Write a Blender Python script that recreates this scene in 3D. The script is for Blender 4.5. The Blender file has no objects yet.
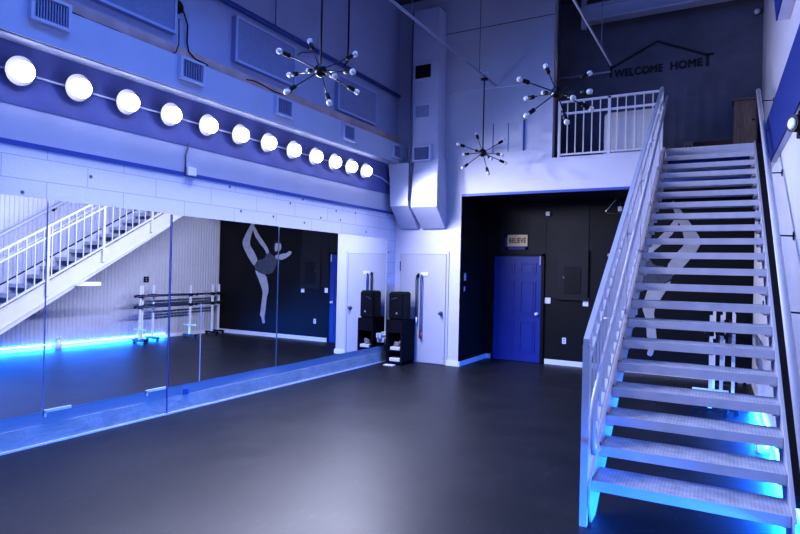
import bpy, bmesh, math, random
from mathutils import Vector, Matrix
random.seed(7)
S = bpy.context.scene
COL = S.collection
PI = math.pi

# ------------------------------------------------------------------ materials
def mat(name, col, rough=0.6, metal=0.0, spec=0.5, noise=0.0, nscale=8.0, bump=0.0, bscale=40.0, col2=None, stretch=(1, 1, 1)):
    m = bpy.data.materials.new(name); m.use_nodes = True
    nt = m.node_tree; b = nt.nodes['Principled BSDF']
    b.inputs['Roughness'].default_value = rough
    b.inputs['Metallic'].default_value = metal
    b.inputs['Specular IOR Level'].default_value = spec
    c = (*col, 1)
    b.inputs['Base Color'].default_value = c
    tc = mp = None
    if noise or bump:
        tc = nt.nodes.new('ShaderNodeTexCoord'); mp = nt.nodes.new('ShaderNodeMapping')
        mp.inputs['Scale'].default_value = stretch
        nt.links.new(tc.outputs['Object'], mp.inputs['Vector'])
    if noise:
        n = nt.nodes.new('ShaderNodeTexNoise'); n.inputs['Scale'].default_value = nscale
        n.inputs['Detail'].default_value = 6
        nt.links.new(mp.outputs['Vector'], n.inputs['Vector'])
        r = nt.nodes.new('ShaderNodeValToRGB')
        c2 = col2 or tuple(x * (1 - noise) for x in col)
        r.color_ramp.elements[0].color = (*c2, 1); r.color_ramp.elements[0].position = 0.32
        r.color_ramp.elements[1].color = c; r.color_ramp.elements[1].position = 0.68
        nt.links.new(n.outputs['Fac'], r.inputs['Fac'])
        nt.links.new(r.outputs['Color'], b.inputs['Base Color'])
    if bump:
        n2 = nt.nodes.new('ShaderNodeTexNoise'); n2.inputs['Scale'].default_value = bscale
        n2.inputs['Detail'].default_value = 5
        nt.links.new(mp.outputs['Vector'], n2.inputs['Vector'])
        bp = nt.nodes.new('ShaderNodeBump'); bp.inputs['Strength'].default_value = bump
        bp.inputs['Distance'].default_value = 0.01
        nt.links.new(n2.outputs['Fac'], bp.inputs['Height'])
        nt.links.new(bp.outputs['Normal'], b.inputs['Normal'])
    return m

def emis(name, col, strength):
    m = bpy.data.materials.new(name); m.use_nodes = True
    nt = m.node_tree; nt.nodes.clear()
    e = nt.nodes.new('ShaderNodeEmission'); o = nt.nodes.new('ShaderNodeOutputMaterial')
    e.inputs['Color'].default_value = (*col, 1); e.inputs['Strength'].default_value = strength
    nt.links.new(e.outputs[0], o.inputs['Surface'])
    return m

def block_mat(name, col):
    m = mat(name, col, 0.6, bump=0.25, bscale=60)
    nt = m.node_tree; b = nt.nodes['Principled BSDF']
    tc = nt.nodes.new('ShaderNodeTexCoord')
    sp = nt.nodes.new('ShaderNodeSeparateXYZ'); cb = nt.nodes.new('ShaderNodeCombineXYZ')
    nt.links.new(tc.outputs['Object'], sp.inputs[0])
    nt.links.new(sp.outputs['Y'], cb.inputs['X']); nt.links.new(sp.outputs['Z'], cb.inputs['Y'])
    br = nt.nodes.new('ShaderNodeTexBrick')
    br.inputs['Scale'].default_value = 1.0
    br.inputs['Brick Width'].default_value = 0.8; br.inputs['Row Height'].default_value = 0.205
    br.inputs['Mortar Size'].default_value = 0.005; br.inputs['Mortar Smooth'].default_value = 0.6
    br.inputs['Color1'].default_value = (*col, 1)
    br.inputs['Color2'].default_value = (*[c * 0.96 for c in col], 1)
    br.inputs['Mortar'].default_value = (*[c * 0.6 for c in col], 1)
    nt.links.new(cb.outputs[0], br.inputs['Vector'])
    # pock marks in the painted block
    vo = nt.nodes.new('ShaderNodeTexVoronoi'); vo.inputs['Scale'].default_value = 1.9; vo.voronoi_dimensions = '2D'
    nt.links.new(cb.outputs[0], vo.inputs['Vector'])
    rp = nt.nodes.new('ShaderNodeValToRGB')
    rp.color_ramp.elements[0].position = 0.022; rp.color_ramp.elements[0].color = (0.12, 0.12, 0.2, 1)
    rp.color_ramp.elements[1].position = 0.045; rp.color_ramp.elements[1].color = (1, 1, 1, 1)
    nt.links.new(vo.outputs['Distance'], rp.inputs['Fac'])
    mx = nt.nodes.new('ShaderNodeMixRGB'); mx.blend_type = 'MULTIPLY'; mx.inputs['Fac'].default_value = 1
    nt.links.new(br.outputs['Color'], mx.inputs[1]); nt.links.new(rp.outputs['Color'], mx.inputs[2])
    nt.links.new(mx.outputs[0], b.inputs['Base Color'])
    return m

LAV = (0.55, 0.55, 0.66)
M = {
 'wall': mat('lavender_wall_paint', LAV, 0.6, noise=0.08, nscale=1.5, bump=0.12, bscale=50),
 'upper': mat('blue_tinted_upper_wall', (0.46, 0.50, 0.74), 0.6, noise=0.1, nscale=1.2, bump=0.1, bscale=50),  # blue light on the upper wall put into its paint colour
 'block': block_mat('painted_block', (0.66, 0.66, 0.78)),
 'base_grey': mat('grey_base_paint', (0.44, 0.44, 0.42), 0.5, noise=0.25, nscale=5, bump=0.5, bscale=18),  # near-neutral paint; its blue comes from the LED strip beam
 'base_grey2': mat('grey_base_paint_smooth', (0.30, 0.32, 0.36), 0.5),
 'duct': mat('painted_duct', (0.58, 0.62, 0.82), 0.45, noise=0.06, nscale=3),
 'duct_side': mat('duct_paint', (0.58, 0.60, 0.78), 0.45, noise=0.06, nscale=3),
 'black_wall': mat('black_wall_paint', (0.0045, 0.0045, 0.008), 0.5, spec=0.25, noise=0.35, nscale=3, bump=0.2, bscale=12),
 'grey_black': mat('charcoal_panel_and_lit_wall', (0.012, 0.012, 0.017), 0.55, spec=0.3, noise=0.3, nscale=3, bump=0.2, bscale=14),
 'mezz': mat('grey_mezzanine_wall', (0.17, 0.17, 0.24), 0.7, noise=0.3, nscale=2.2),
 'ceil': mat('dark_ceiling', (0.06, 0.06, 0.10), 0.8),
 'band': mat('deep_blue_band', (0.12, 0.14, 0.38), 0.7, noise=0.2, nscale=2),
 'trimblue': mat('blue_trim_paint', (0.03, 0.075, 0.36), 0.45),
 'bluedoor': mat('royal_blue_door_paint', (0.010, 0.032, 0.24), 0.4, bump=0.08, bscale=30),
 'beamblue': mat('royal_blue_beam_paint', (0.010, 0.026, 0.17), 0.6, spec=0.2, noise=0.12, nscale=3),
 'white': mat('white_paint', (0.74, 0.74, 0.82), 0.45),
 'whitedoor': mat('white_door_paint', (0.47, 0.47, 0.54), 0.45, noise=0.04, nscale=3),
 'dish': mat('halo_dish_grey', (0.10, 0.10, 0.13), 0.5),
 'clad': mat('white_wall_cladding', (0.52, 0.50, 0.57), 0.5, noise=0.06, nscale=2),
 'gap': mat('dark_gap', (0.02, 0.02, 0.05), 0.8),
 'gapgrey': mat('grey_gap', (0.25, 0.26, 0.4), 0.8),
 'rib': mat('ribbed_white_metal', (0.50, 0.50, 0.57), 0.45, noise=0.05, nscale=3),
 'black': mat('black_plastic', (0.005, 0.005, 0.008), 0.5, spec=0.2),
 'blackmetal': mat('black_metal', (0.015, 0.015, 0.02), 0.3, metal=0.6),
 'blackgrille': mat('black_speaker_grille', (0.006, 0.006, 0.010), 0.6, spec=0.15, bump=0.6, bscale=300),
 'carpetblack': mat('black_carpet_cover', (0.008, 0.008, 0.016), 0.9, spec=0.1, bump=0.3, bscale=150),
 'steel': mat('brushed_steel', (0.6, 0.6, 0.65), 0.25, metal=1),
 'darksteel': mat('blue_grey_metal', (0.10, 0.11, 0.2), 0.4, metal=0.4),
 'stair': mat('pale_grey_stair_paint', (0.58, 0.57, 0.64), 0.42, noise=0.06, nscale=6),
 'panel': mat('blue_grey_fabric_panel', (0.30, 0.34, 0.56), 0.85, noise=0.12, nscale=20, bump=0.3, bscale=200),
 'panelframe': mat('panel_edge', (0.46, 0.52, 0.78), 0.6),
 'brown': mat('brown_dusty_wood', (0.72, 0.52, 0.52), 0.8, noise=0.3, nscale=4, stretch=(1, 1, 1)),
 'dresser': mat('brown_wood', (0.26, 0.17, 0.13), 0.6, noise=0.35, nscale=6, stretch=(6, 6, 1)),
 'crate': mat('red_brown_board', (0.10, 0.04, 0.035), 0.7),
 'paper': mat('grey_paper', (0.34, 0.34, 0.36), 0.7),
 'tan': mat('tan_sign_board', (0.95, 0.74, 0.42), 0.6, noise=0.1, nscale=12),
 'purple': mat('violet_sign_frame', (0.06, 0.035, 0.30), 0.5),
 'ink': mat('black_ink', (0.008, 0.008, 0.012), 0.6),
 'table': mat('white_plastic_table', (0.62, 0.60, 0.62), 0.5, noise=0.04, nscale=4),
 'skin': mat('mural_pale_grey', (0.42, 0.42, 0.50), 0.7, noise=0.2, nscale=7),
 'leotard': mat('mural_dark_grey', (0.07, 0.08, 0.12), 0.7, noise=0.3, nscale=9),
 'hair': mat('mural_black', (0.008, 0.008, 0.012), 0.7),
 'strapblue': mat('blue_elastic', (0.02, 0.06, 0.28), 0.6),
 'strapblack': mat('black_elastic', (0.015, 0.015, 0.03), 0.6),
 'red': mat('red_tip', (0.35, 0.03, 0.06), 0.5),
 'bar': mat('dark_blue_barre', (0.03, 0.035, 0.09), 0.35),
 'concrete': mat('grey_underlay', (0.1, 0.1, 0.12), 0.9),
}

def floor_mat():
    m = mat('black_dance_vinyl', (0.042, 0.040, 0.048), 0.45, spec=0.33)
    nt = m.node_tree; b = nt.nodes['Principled BSDF']
    tc = nt.nodes.new('ShaderNodeTexCoord')
    n = nt.nodes.new('ShaderNodeTexNoise'); n.inputs['Scale'].default_value = 1.3; n.inputs['Detail'].default_value = 9
    n.inputs['Roughness'].default_value = 0.65
    nt.links.new(tc.outputs['Object'], n.inputs['Vector'])
    r = nt.nodes.new('ShaderNodeValToRGB')
    r.color_ramp.elements[0].position = 0.3; r.color_ramp.elements[0].color = (0.008, 0.009, 0.015, 1)
    r.color_ramp.elements[1].position = 0.75; r.color_ramp.elements[1].color = (0.015, 0.016, 0.024, 1)
    nt.links.new(n.outputs['Fac'], r.inputs['Fac'])
    # scuff streaks
    mp = nt.nodes.new('ShaderNodeMapping'); mp.inputs['Scale'].default_value = (9, 1.2, 1); mp.inputs['Rotation'].default_value = (0, 0, 0.7)
    nt.links.new(tc.outputs['Object'], mp.inputs['Vector'])
    n2 = nt.nodes.new('ShaderNodeTexNoise'); n2.inputs['Scale'].default_value = 3; n2.inputs['Detail'].default_value = 8
    nt.links.new(mp.outputs['Vector'], n2.inputs['Vector'])
    r2 = nt.nodes.new('ShaderNodeValToRGB')
    r2.color_ramp.elements[0].position = 0.62; r2.color_ramp.elements[0].color = (0, 0, 0, 1)
    r2.color_ramp.elements[1].position = 0.8; r2.color_ramp.elements[1].color = (1, 1, 1, 1)
    nt.links.new(n2.outputs['Fac'], r2.inputs['Fac'])
    mx = nt.nodes.new('ShaderNodeMixRGB'); mx.inputs[2].default_value = (0.05, 0.05, 0.06, 1)
    ml = nt.nodes.new('ShaderNodeMath'); ml.operation = 'MULTIPLY'; ml.inputs[1].default_value = 0.9
    nt.links.new(r2.outputs['Color'], ml.inputs[0])
    nt.links.new(ml.outputs[0], mx.inputs[0]); nt.links.new(r.outputs['Color'], mx.inputs[1])
    nt.links.new(mx.outputs[0], b.inputs['Base Color'])
    rr = nt.nodes.new('ShaderNodeMapRange'); rr.inputs['To Min'].default_value = 0.36; rr.inputs['To Max'].default_value = 0.52
    nt.links.new(n.outputs['Fac'], rr.inputs['Value']); nt.links.new(rr.outputs[0], b.inputs['Roughness'])
    return m
M['floor'] = floor_mat()

def tread_mat():
    m = mat('diamond_plate_tread', (0.30, 0.30, 0.37), 0.45, metal=0.0)
    nt = m.node_tree; b = nt.nodes['Principled BSDF']
    tc = nt.nodes.new('ShaderNodeTexCoord')
    mp = nt.nodes.new('ShaderNodeMapping'); mp.inputs['Rotation'].default_value = (0, 0, PI / 4); mp.inputs['Scale'].default_value = (62, 62, 62)
    nt.links.new(tc.outputs['Object'], mp.inputs['Vector'])
    ck = nt.nodes.new('ShaderNodeTexChecker'); ck.inputs['Scale'].default_value = 1.0
    ck.inputs['Color1'].default_value = (0.58, 0.57, 0.62, 1); ck.inputs['Color2'].default_value = (0.46, 0.45, 0.50, 1)
    nt.links.new(mp.outputs['Vector'], ck.inputs['Vector'])
    n = nt.nodes.new('ShaderNodeTexNoise'); n.inputs['Scale'].default_value = 9; n.inputs['Detail'].default_value = 8
    nt.links.new(tc.outputs['Object'], n.inputs['Vector'])
    mx = nt.nodes.new('ShaderNodeMixRGB'); mx.blend_type = 'OVERLAY'; mx.inputs['Fac'].default_value = 0.7
    nt.links.new(ck.outputs['Color'], mx.inputs[1]); nt.links.new(n.outputs['Fac'], mx.inputs[2])
    nt.links.new(mx.outputs[0], b.inputs['Base Color'])
    return m
M['tread'] = tread_mat()

def mirror_mat():
    m = bpy.data.materials.new('silvered_mirror'); m.use_nodes = True
    b = m.node_tree.nodes['Principled BSDF']
    b.inputs['Base Color'].default_value = (0.84, 0.88, 0.95, 1)
    b.inputs['Metallic'].default_value = 1; b.inputs['Roughness'].default_value = 0.0
    return m
M['mirror'] = mirror_mat()
def bulb_mat():
    m = mat('clear_bulb_glass', (0.85, 0.87, 0.95), 0.06, spec=0.8)
    b = m.node_tree.nodes['Principled BSDF']
    b.inputs['Transmission Weight'].default_value = 0.55
    b.inputs['Emission Color'].default_value = (0.8, 0.85, 1, 1); b.inputs['Emission Strength'].default_value = 0.04  # faint glow added to unlit glass
    return m
M['bulb'] = bulb_mat()
M['lampglow'] = emis('white_globe_light', (0.76, 0.79, 1.0), 15.0)
M['led'] = emis('cyan_blue_led', (0.03, 0.36, 1.0), 40.0)
M['dimwhite'] = mat('pale_lens', (0.75, 0.77, 0.85), 0.3)

# ------------------------------------------------------------------ mesh helpers
def box(bm, x0, x1, y0, y1, z0, z1, mi=0, bev=0.0):
    v = [bm.verts.new(p) for p in ((x0,y0,z0),(x1,y0,z0),(x1,y1,z0),(x0,y1,z0),(x0,y0,z1),(x1,y0,z1),(x1,y1,z1),(x0,y1,z1))]
    fs = [bm.faces.new([v[i] for i in f]) for f in ((0,3,2,1),(4,5,6,7),(0,1,5,4),(1,2,6,5),(2,3,7,6),(3,0,4,7))]
    for f in fs: f.material_index = mi
    if bev:
        es = list({e for f in fs for e in f.edges})
        r = bmesh.ops.bevel(bm, geom=es, offset=bev, segments=2, affect='EDGES', profile=0.5)
        for f in r['faces']: f.material_index = mi
    return v

def prism(bm, pts, d, mi=0):
    """pts: 3D planar polygon, d: extrusion vector"""
    d = Vector(d)
    a = [bm.verts.new(p) for p in pts]; b = [bm.verts.new(Vector(p) + d) for p in pts]
    n = len(a)
    fs = [bm.faces.new(a), bm.faces.new(list(reversed(b)))]
    for i in range(n):
        fs.append(bm.faces.new([a[i], b[i], b[(i+1) % n], a[(i+1) % n]]))
    for f in fs: f.material_index = mi
    bmesh.ops.recalc_face_normals(bm, faces=fs)

def tube(bm, pts, r, seg=8, mi=0, r2=None, cap=True):
    pts = [Vector(p) for p in pts]; rings = []
    n = len(pts); up = None
    for i, p in enumerate(pts):
        if i == 0: t = pts[1] - p
        elif i == n - 1: t = p - pts[i-1]
        else: t = (pts[i+1] - p).normalized() + (p - pts[i-1]).normalized()
        t.normalize()
        if up is None:
            up = Vector((0, 0, 1)) if abs(t.z) < 0.9 else Vector((1, 0, 0))
        a = t.cross(up)
        if a.length < 1e-4: a = t.cross(Vector((0.3, 1, 0.2)))
        a.normalize(); b = t.cross(a).normalized(); up = -b if b.dot(up) < 0 else b
        rr = r if r2 is None else r + (r2 - r) * i / (n - 1)
        rings.append([bm.verts.new(p + a * rr * math.cos(2*PI*k/seg) + b * rr * math.sin(2*PI*k/seg)) for k in range(seg)])
    fs = []
    for i in range(n - 1):
        for k in range(seg):
            f = bm.faces.new([rings[i][k], rings[i][(k+1) % seg], rings[i+1][(k+1) % seg], rings[i+1][k]])
            f.smooth = True; f.material_index = mi; fs.append(f)
    if cap:
        for rg in (rings[0], rings[-1]):
            f = bm.faces.new(rg); f.material_index = mi; fs.append(f)
    bmesh.ops.recalc_face_normals(bm, faces=fs)

def sphere(bm, c, r, seg=16, rings=10, mi=0, sc=(1, 1, 1)):
    mtx = Matrix.Translation(c) @ Matrix.Diagonal((sc[0], sc[1], sc[2], 1))
    g = bmesh.ops.create_uvsphere(bm, u_segments=seg, v_segments=rings, radius=r, matrix=mtx)
    for v in g['verts']:
        for f in v.link_faces: f.smooth = True; f.material_index = mi

def lathe(bm, c, axis, prof, seg=16, mi=0):
    """prof: list of (distance along axis, radius)"""
    axis = Vector(axis).normalized(); c = Vector(c)
    a = axis.cross(Vector((0, 0, 1)) if abs(axis.z) < 0.9 else Vector((1, 0, 0))).normalized(); b = axis.cross(a)
    rings = []; fs = []
    for d, r in prof:
        rings.append([bm.verts.new(c + axis*d + (a*math.cos(2*PI*k/seg) + b*math.sin(2*PI*k/seg))*max(r, 1e-4)) for k in range(seg)])
    for i in range(len(rings) - 1):
        for k in range(seg):
            f = bm.faces.new([rings[i][k], rings[i][(k+1) % seg], rings[i+1][(k+1) % seg], rings[i+1][k]])
            f.smooth = True; f.material_index = mi; fs.append(f)
    fs.append(bm.faces.new(rings[0])); fs.append(bm.faces.new(rings[-1]))
    fs[-1].material_index = mi; fs[-2].material_index = mi
    bmesh.ops.recalc_face_normals(bm, faces=fs)

def obj(name, bm, m, parent=None, loc=None):
    me = bpy.data.meshes.new(name); bm.to_mesh(me); bm.free()
    ms = m if isinstance(m, (list, tuple)) else [m]
    for x in ms: me.materials.append(M[x] if isinstance(x, str) else x)
    o = bpy.data.objects.new(name, me); COL.objects.link(o)
    if parent: o.parent = parent
    if loc: o.location = loc
    return o
def nb(): return bmesh.new()
def B(*a, **k):
    bm = nb(); box(bm, *a, **k); return bm
def T(*a, **k):
    bm = nb(); tube(bm, *a, **k); return bm

def tag(o, label, cat, group=None, kind=None):
    o['label'] = label; o['category'] = cat
    if group: o['group'] = group
    if kind: o['kind'] = kind
    return o
def empty(name, loc, label, cat, group=None, rz=0):
    o = bpy.data.objects.new(name, None); COL.objects.link(o)
    o.location = loc; o.rotation_euler = (0, 0, rz); o.empty_display_size = 0.1
    return tag(o, label, cat, group)
def struct(name, bm, m, label=None, cat=None, parent=None):
    o = obj(name, bm, m, parent)
    if parent is None:
        o['kind'] = 'structure'; o['label'] = label; o['category'] = cat
    return o
def copy_tree(o, parent=None):
    c = o.copy(); COL.objects.link(c)
    if parent: c.parent = parent
    for ch in list(o.children): copy_tree(ch, c)
    return c

# ------------------------------------------------------------------ key planes of the room
XW = -5.61          # left (mirror) wall
YB = 9.78           # back wall / balcony front
YA = 11.12          # rear wall of alcove and mezzanine
ZB, ZM = 3.08, 3.63 # underside of balcony front, mezzanine floor
ZC = 6.75
KR = -0.024
def XRL(y, off=0.0): return XR(y, off + 0.05)                # lower ribbed part stands a little proud
def XR(y, off=0.0): return 0.36 + KR * (y - YA) - off    # right wall runs slightly askew

# ------------------------------------------------------------------ shell
struct('floor', B(XW - 0.2, 1.2, -2.6, YA + 0.2, -0.12, 0.0), 'floor', 'black dance floor of scuffed matte vinyl', 'floor')
struct('ceiling', B(XW - 0.2, 1.2, -2.6, YA + 0.2, ZC, ZC + 0.12), 'ceil', 'dark high ceiling over the studio', 'ceiling')
bm = nb()
box(bm, XW - 0.18, XW, -2.6, YB + 0.15, 0.0, 2.77, 0)
box(bm, XW - 0.18, XW, -2.6, YB + 0.15, 2.77, 3.11, 1)
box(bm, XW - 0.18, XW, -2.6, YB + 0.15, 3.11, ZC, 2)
struct('wall_left', bm, ['block', 'wall', 'upper'], 'tall painted block wall that carries the mirrors', 'wall')
# thin vertical crack in the block between the second and third mirror
struct('trim_1', B(XW, XW + 0.010, -2.6, YB, 2.752, 2.795), 'trimblue', 'thin dark blue trim line above the mirrors', 'trim')
# painted dark band behind the lamps, its far end rounded
bm = nb()
pts = [(XW + 0.001, -2.6, 3.11), (XW + 0.001, 9.72, 3.11), (XW + 0.001, 9.72, 3.42)]
for k in range(7):
    a = k / 6 * PI / 2
    pts.append((XW + 0.001, 9.32 + 0.40 * math.cos(a), 3.40 + 0.26 * math.sin(a)))
pts += [(XW + 0.001, -2.6, 3.66)]
prism(bm, pts, (0.006, 0, 0))
struct('trim_2', bm, 'band', 'deep blue painted band behind the row of globe lamps', 'painted band')
struct('trim_3', B(XW, XW + 0.03, -2.6, YB - 0.02, 4.05, 4.22), 'brown', 'dusty brown strip on the wall above the duct', 'trim')
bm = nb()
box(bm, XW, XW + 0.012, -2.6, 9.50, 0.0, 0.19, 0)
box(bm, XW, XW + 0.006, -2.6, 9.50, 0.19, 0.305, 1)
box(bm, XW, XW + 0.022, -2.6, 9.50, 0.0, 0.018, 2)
struct('baseboard_left', bm, ['base_grey', 'base_grey2', 'white'], 'rough grey wall base lit blue under the mirrors', 'baseboard')

bm = nb()
box(bm, XW, -4.25, YB, YB + 0.15, 0, ZC)
box(bm, -4.25, -2.65, YB, YB + 0.15, ZM, ZC)
box(bm, -4.25, 0.48, YB, YB + 0.15, ZB, ZM)
struct('wall_back', bm, 'wall', 'lavender wall with the white door and balcony front', 'wall')
bm = nb()
box(bm, -4.25, 0.44, YB - 0.012, YB + 0.02, ZB - 0.03, ZB + 0.012)
struct('trim_4', bm, 'trimblue', 'dark blue edge under the balcony front', 'trim')
bm = nb()
tube(bm, [(XW + 0.9, YB - 0.003, 4.945), (-2.65, YB - 0.003, 4.915)], 0.013, 6)
struct('trim_5', bm, 'white', 'pale horizontal seam across the wall', 'seam')
struct('trim_6', B(XW + 0.95, -2.65, YB - 0.006, YB, 6.02, 6.03), 'gap', 'dark seam high on the wall', 'seam')

struct('wall_alcove_left', B(-4.26, -4.248, YB - 0.002, YA, 0, ZB), 'black_wall', 'black side wall of the alcove', 'wall')
bm = nb()
box(bm, -4.26, 0.6, YA, YA + 0.12, 0, 3.2, 0)
box(bm, -4.00, -3.09, YA - 0.01, YA, 2.06, 3.07, 1)  # lighter area above the door: light on black wall put into the colour
box(bm, -3.085, -2.3, YA - 0.012, YA, 1.25, 3.0, 1)  # lit stretch of black wall beside the door, painted lighter
struct('wall_alcove_back', bm, ['black_wall', 'grey_black'], 'black rear wall under the mezzanine', 'wall')
struct('ceiling_alcove', B(-4.25, 0.5, YB + 0.15, YA, 3.06, 3.09), 'black_wall', 'black underside of the mezzanine', 'ceiling')
struct('floor_mezzanine', B(-2.95, 0.5, YB + 0.15, YA, 3.45, ZM), 'mezz', 'grey mezzanine floor', 'floor')
bm = nb()
box(bm, -3.0, 0.6, YA, YA + 0.12, 3.2, ZC)
struct('wall_mezzanine_back', bm, 'mezz', 'grey mezzanine wall with a welcome sign', 'wall')
struct('wall_mezzanine_left', B(-2.98, -2.9, YB + 0.15, YA, ZM, ZC), 'mezz', 'dark grey end wall of the mezzanine', 'wall')

# right wall: ribbed metal below, flat painted panels above
bm = nb()
y = -2.6; pitch = 0.082; prof = []
while y < YA:
    prof += [(y, 0.0), (y + 0.026, 0.0), (y + 0.036, 0.013), (y + 0.062, 0.013), (y + 0.072, 0.0)]
    y += pitch
prof = [(p, d) for p, d in prof if p <= YA] + [(YA, 0.0)]
lo = [bm.verts.new((XRL(p, d), p, 0.0)) for p, d in prof]; hi = [bm.verts.new((XRL(p, d), p, 2.98)) for p, d in prof]
for i in range(len(prof) - 1):
    bm.faces.new([lo[i], hi[i], hi[i+1], lo[i+1]])
prism(bm, [(XR(-2.6), -2.6, 2.98), (XR(YA), YA, 2.98), (XR(YA), YA, ZC), (XR(-2.6), -2.6, ZC)], (0.1, 0, 0), 1)
prism(bm, [(XRL(-2.6) + 0.004, -2.6, 0), (XRL(YA) + 0.004, YA, 0), (XRL(YA) + 0.004, YA, 2.98), (XRL(-2.6) + 0.004, -2.6, 2.98)], (0.12, 0, 0), 1)
struct('wall_right', bm, ['rib', 'clad'], 'white ribbed metal wall beside the staircase', 'wall')
bm = nb()
prism(bm, [(XRL(-2.6) - 0.02, -2.6, 0), (XRL(YA) - 0.02, YA, 0), (XRL(YA) - 0.02, YA, 0.085), (XRL(-2.6) - 0.02, -2.6, 0.085)], (0.03, 0, 0))
struct('baseboard_right', bm, 'white', 'white baseboard under the ribbed wall', 'baseboard')
struct('baseboard_alcove_back', B(-3.07, XRL(YA) - 0.025, YA - 0.02, YA, 0, 0.095), 'white', 'white baseboard on the black rear wall', 'baseboard')
bm = nb()
box(bm, -4.248, -4.23, YB - 0.012, YA, 0, 0.09)
box(bm, -4.23, -4.13, YA - 0.02, YA, 0, 0.09)
struct('baseboard_alcove_left', bm, 'white', 'white baseboard turning the corner beside the blue door', 'baseboard')
struct('baseboard_back', B(-4.49, -4.248, YB - 0.016, YB, 0, 0.095), 'white', 'short white baseboard beside the white door', 'baseboard')

# ------------------------------------------------------------------ doors
def panel_recess(bm, x0, x1, z0, z1, y, w=0.03, d=0.014):
    # raised moulding ring + slightly raised field
    box(bm, x0, x1, y - d, y, z0, z0 + w); box(bm, x0, x1, y - d, y, z1 - w, z1)
    box(bm, x0, x0 + w, y - d, y, z0 + w, z1 - w); box(bm, x1 - w, x1, y - d, y, z0 + w, z1 - w)
    box(bm, x0 + 0.045, x1 - 0.045, y - d * 0.7, y, z0 + 0.045, z1 - 0.045)
bm = nb()
box(bm, -4.085, -3.155, YA - 0.045, YA - 0.002, 0.008, 2.02)
for (px0, px1) in ((-3.985, -3.675), (-3.565, -3.255)):
    for (z0, z1) in ((0.17, 0.78), (0.90, 1.55), (1.67, 1.90)):
        panel_recess(bm, px0, px1, z0, z1, YA - 0.045)
door1 = struct('door_1', bm, 'bluedoor', 'royal blue six panel door in the black alcove', 'door')
bm = nb()
box(bm, -4.13, -4.088, YA - 0.05, YA, 0, 2.07); box(bm, -3.152, -3.10, YA - 0.05, YA, 0, 2.07); box(bm, -4.13, -3.10, YA - 0.05, YA, 2.023, 2.075)
struct('door_frame', bm, 'black', parent=door1)
bm = nb()
lathe(bm, (-3.225, YA - 0.045, 0.93), (0, -1, 0), [(0, 0.034), (0.008, 0.034), (0.012, 0.014), (0.035, 0.014), (0.04, 0.028), (0.06, 0.032), (0.072, 0.018)], 14)
struct('door_knob', bm, 'white', parent=door1)
for z in (0.3, 1.08, 1.85):
    struct('hinge', B(-4.092, -4.078, YA - 0.056, YA - 0.044, z - 0.05, z + 0.05), 'steel', parent=door1)
bm = nb()
box(bm, -3.185, -3.172, YA - 0.06, YA - 0.045, 1.86, 2.03)
struct('door_closer_plate', bm, 'white', parent=door1)

bm = nb()
box(bm, -5.475, -4.535, YB - 0.012, YB - 0.001, 0.012, 2.005)
door2 = struct('door_2', bm, 'whitedoor', 'flush white door beside the black loudspeaker', 'door')
bm = nb()
for a in ((-5.483, -5.477, 0.0, 2.014), (-4.533, -4.527, 0.0, 2.014)):
    box(bm, a[0], a[1], YB - 0.008, YB - 0.001, a[2], a[3])
box(bm, -5.483, -4.527, YB - 0.008, YB - 0.001, 2.007, 2.014)
struct('door_gap', bm, 'gapgrey', parent=door2)
bm = nb()
box(bm, -4.52, -4.475, YB - 0.014, YB - 0.001, 0.0, 2.06)
struct('door_trim', bm, 'whitedoor', parent=door2)
bm = nb()
lathe(bm, (-4.61, YB - 0.012, 0.935), (0, -1, 0), [(0, 0.036), (0.008, 0.036), (0.012, 0.014), (0.035, 0.014), (0.04, 0.028), (0.06, 0.033), (0.074, 0.018)], 14)
struct('door_knob', bm, 'darksteel', parent=door2)
bm = nb()
for z in (1.82,): box(bm, -5.49, -5.47, YB - 0.02, YB - 0.012, z - 0.13, z + 0.05)
struct('hinge', bm, 'darksteel', parent=door2)

# ------------------------------------------------------------------ mirrors
MX = XW + 0.015
def mirror(y0, y1, zb, zt, label, clips, turn=0.0):
    yc = (y0 + y1) / 2          # each pane hangs very slightly out of true
    o = obj('wall_mirror', B(-0.005, 0.005, y0 - yc, y1 - yc, zb, zt), 'mirror', None, (XW + 0.010, yc, 0))
    o.rotation_euler = (0, 0, turn)
    tag(o, label, 'mirror', 'frameless mirrors along the block wall')
    for cy in clips:
        bm = nb()
        box(bm, MX, MX + 0.012, cy, cy + 0.26, zb - 0.012, zb + 0.014)
        box(bm, MX, MX + 0.012, cy, cy + 0.02, zb - 0.05, zb + 0.0)
        for v in bm.verts: v.co -= Vector((XW + 0.010, yc, 0))
        obj('mirror_clip', bm, 'white', o)
    return o
TURN3, TURN4 = 0.006, 0.0022
mirror(1.72, 3.198, 0.312, 2.300, 'mirror pane cut off by the picture edge, reflecting the low stair rail', [])
mirror(3.212, 4.592, 0.312, 2.295, 'mirror pane reflecting stair stringer and bright blue floor light', [3.215, 4.32])
mirror(4.618, 6.440, 0.312, 2.285, 'mirror pane reflecting barres and most of the dancer mural', [], TURN3)
mirror(6.452, 9.440, 0.310, 2.278, 'wide mirror pane reflecting blue door, nearest the loudspeaker', [], TURN4)
bm = nb()
box(bm, XW, MX + 0.004, 4.597, 4.613, 0.02, 2.285)
struct('trim_7', bm, 'band', 'blue joint strip between two mirrors', 'trim')
bm = nb()
box(bm, XW, MX + 0.006, 9.442, 9.462, 0.305, 2.27)
struct('trim_8', bm, 'white', 'white edge strip at the last mirror', 'trim')

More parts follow.
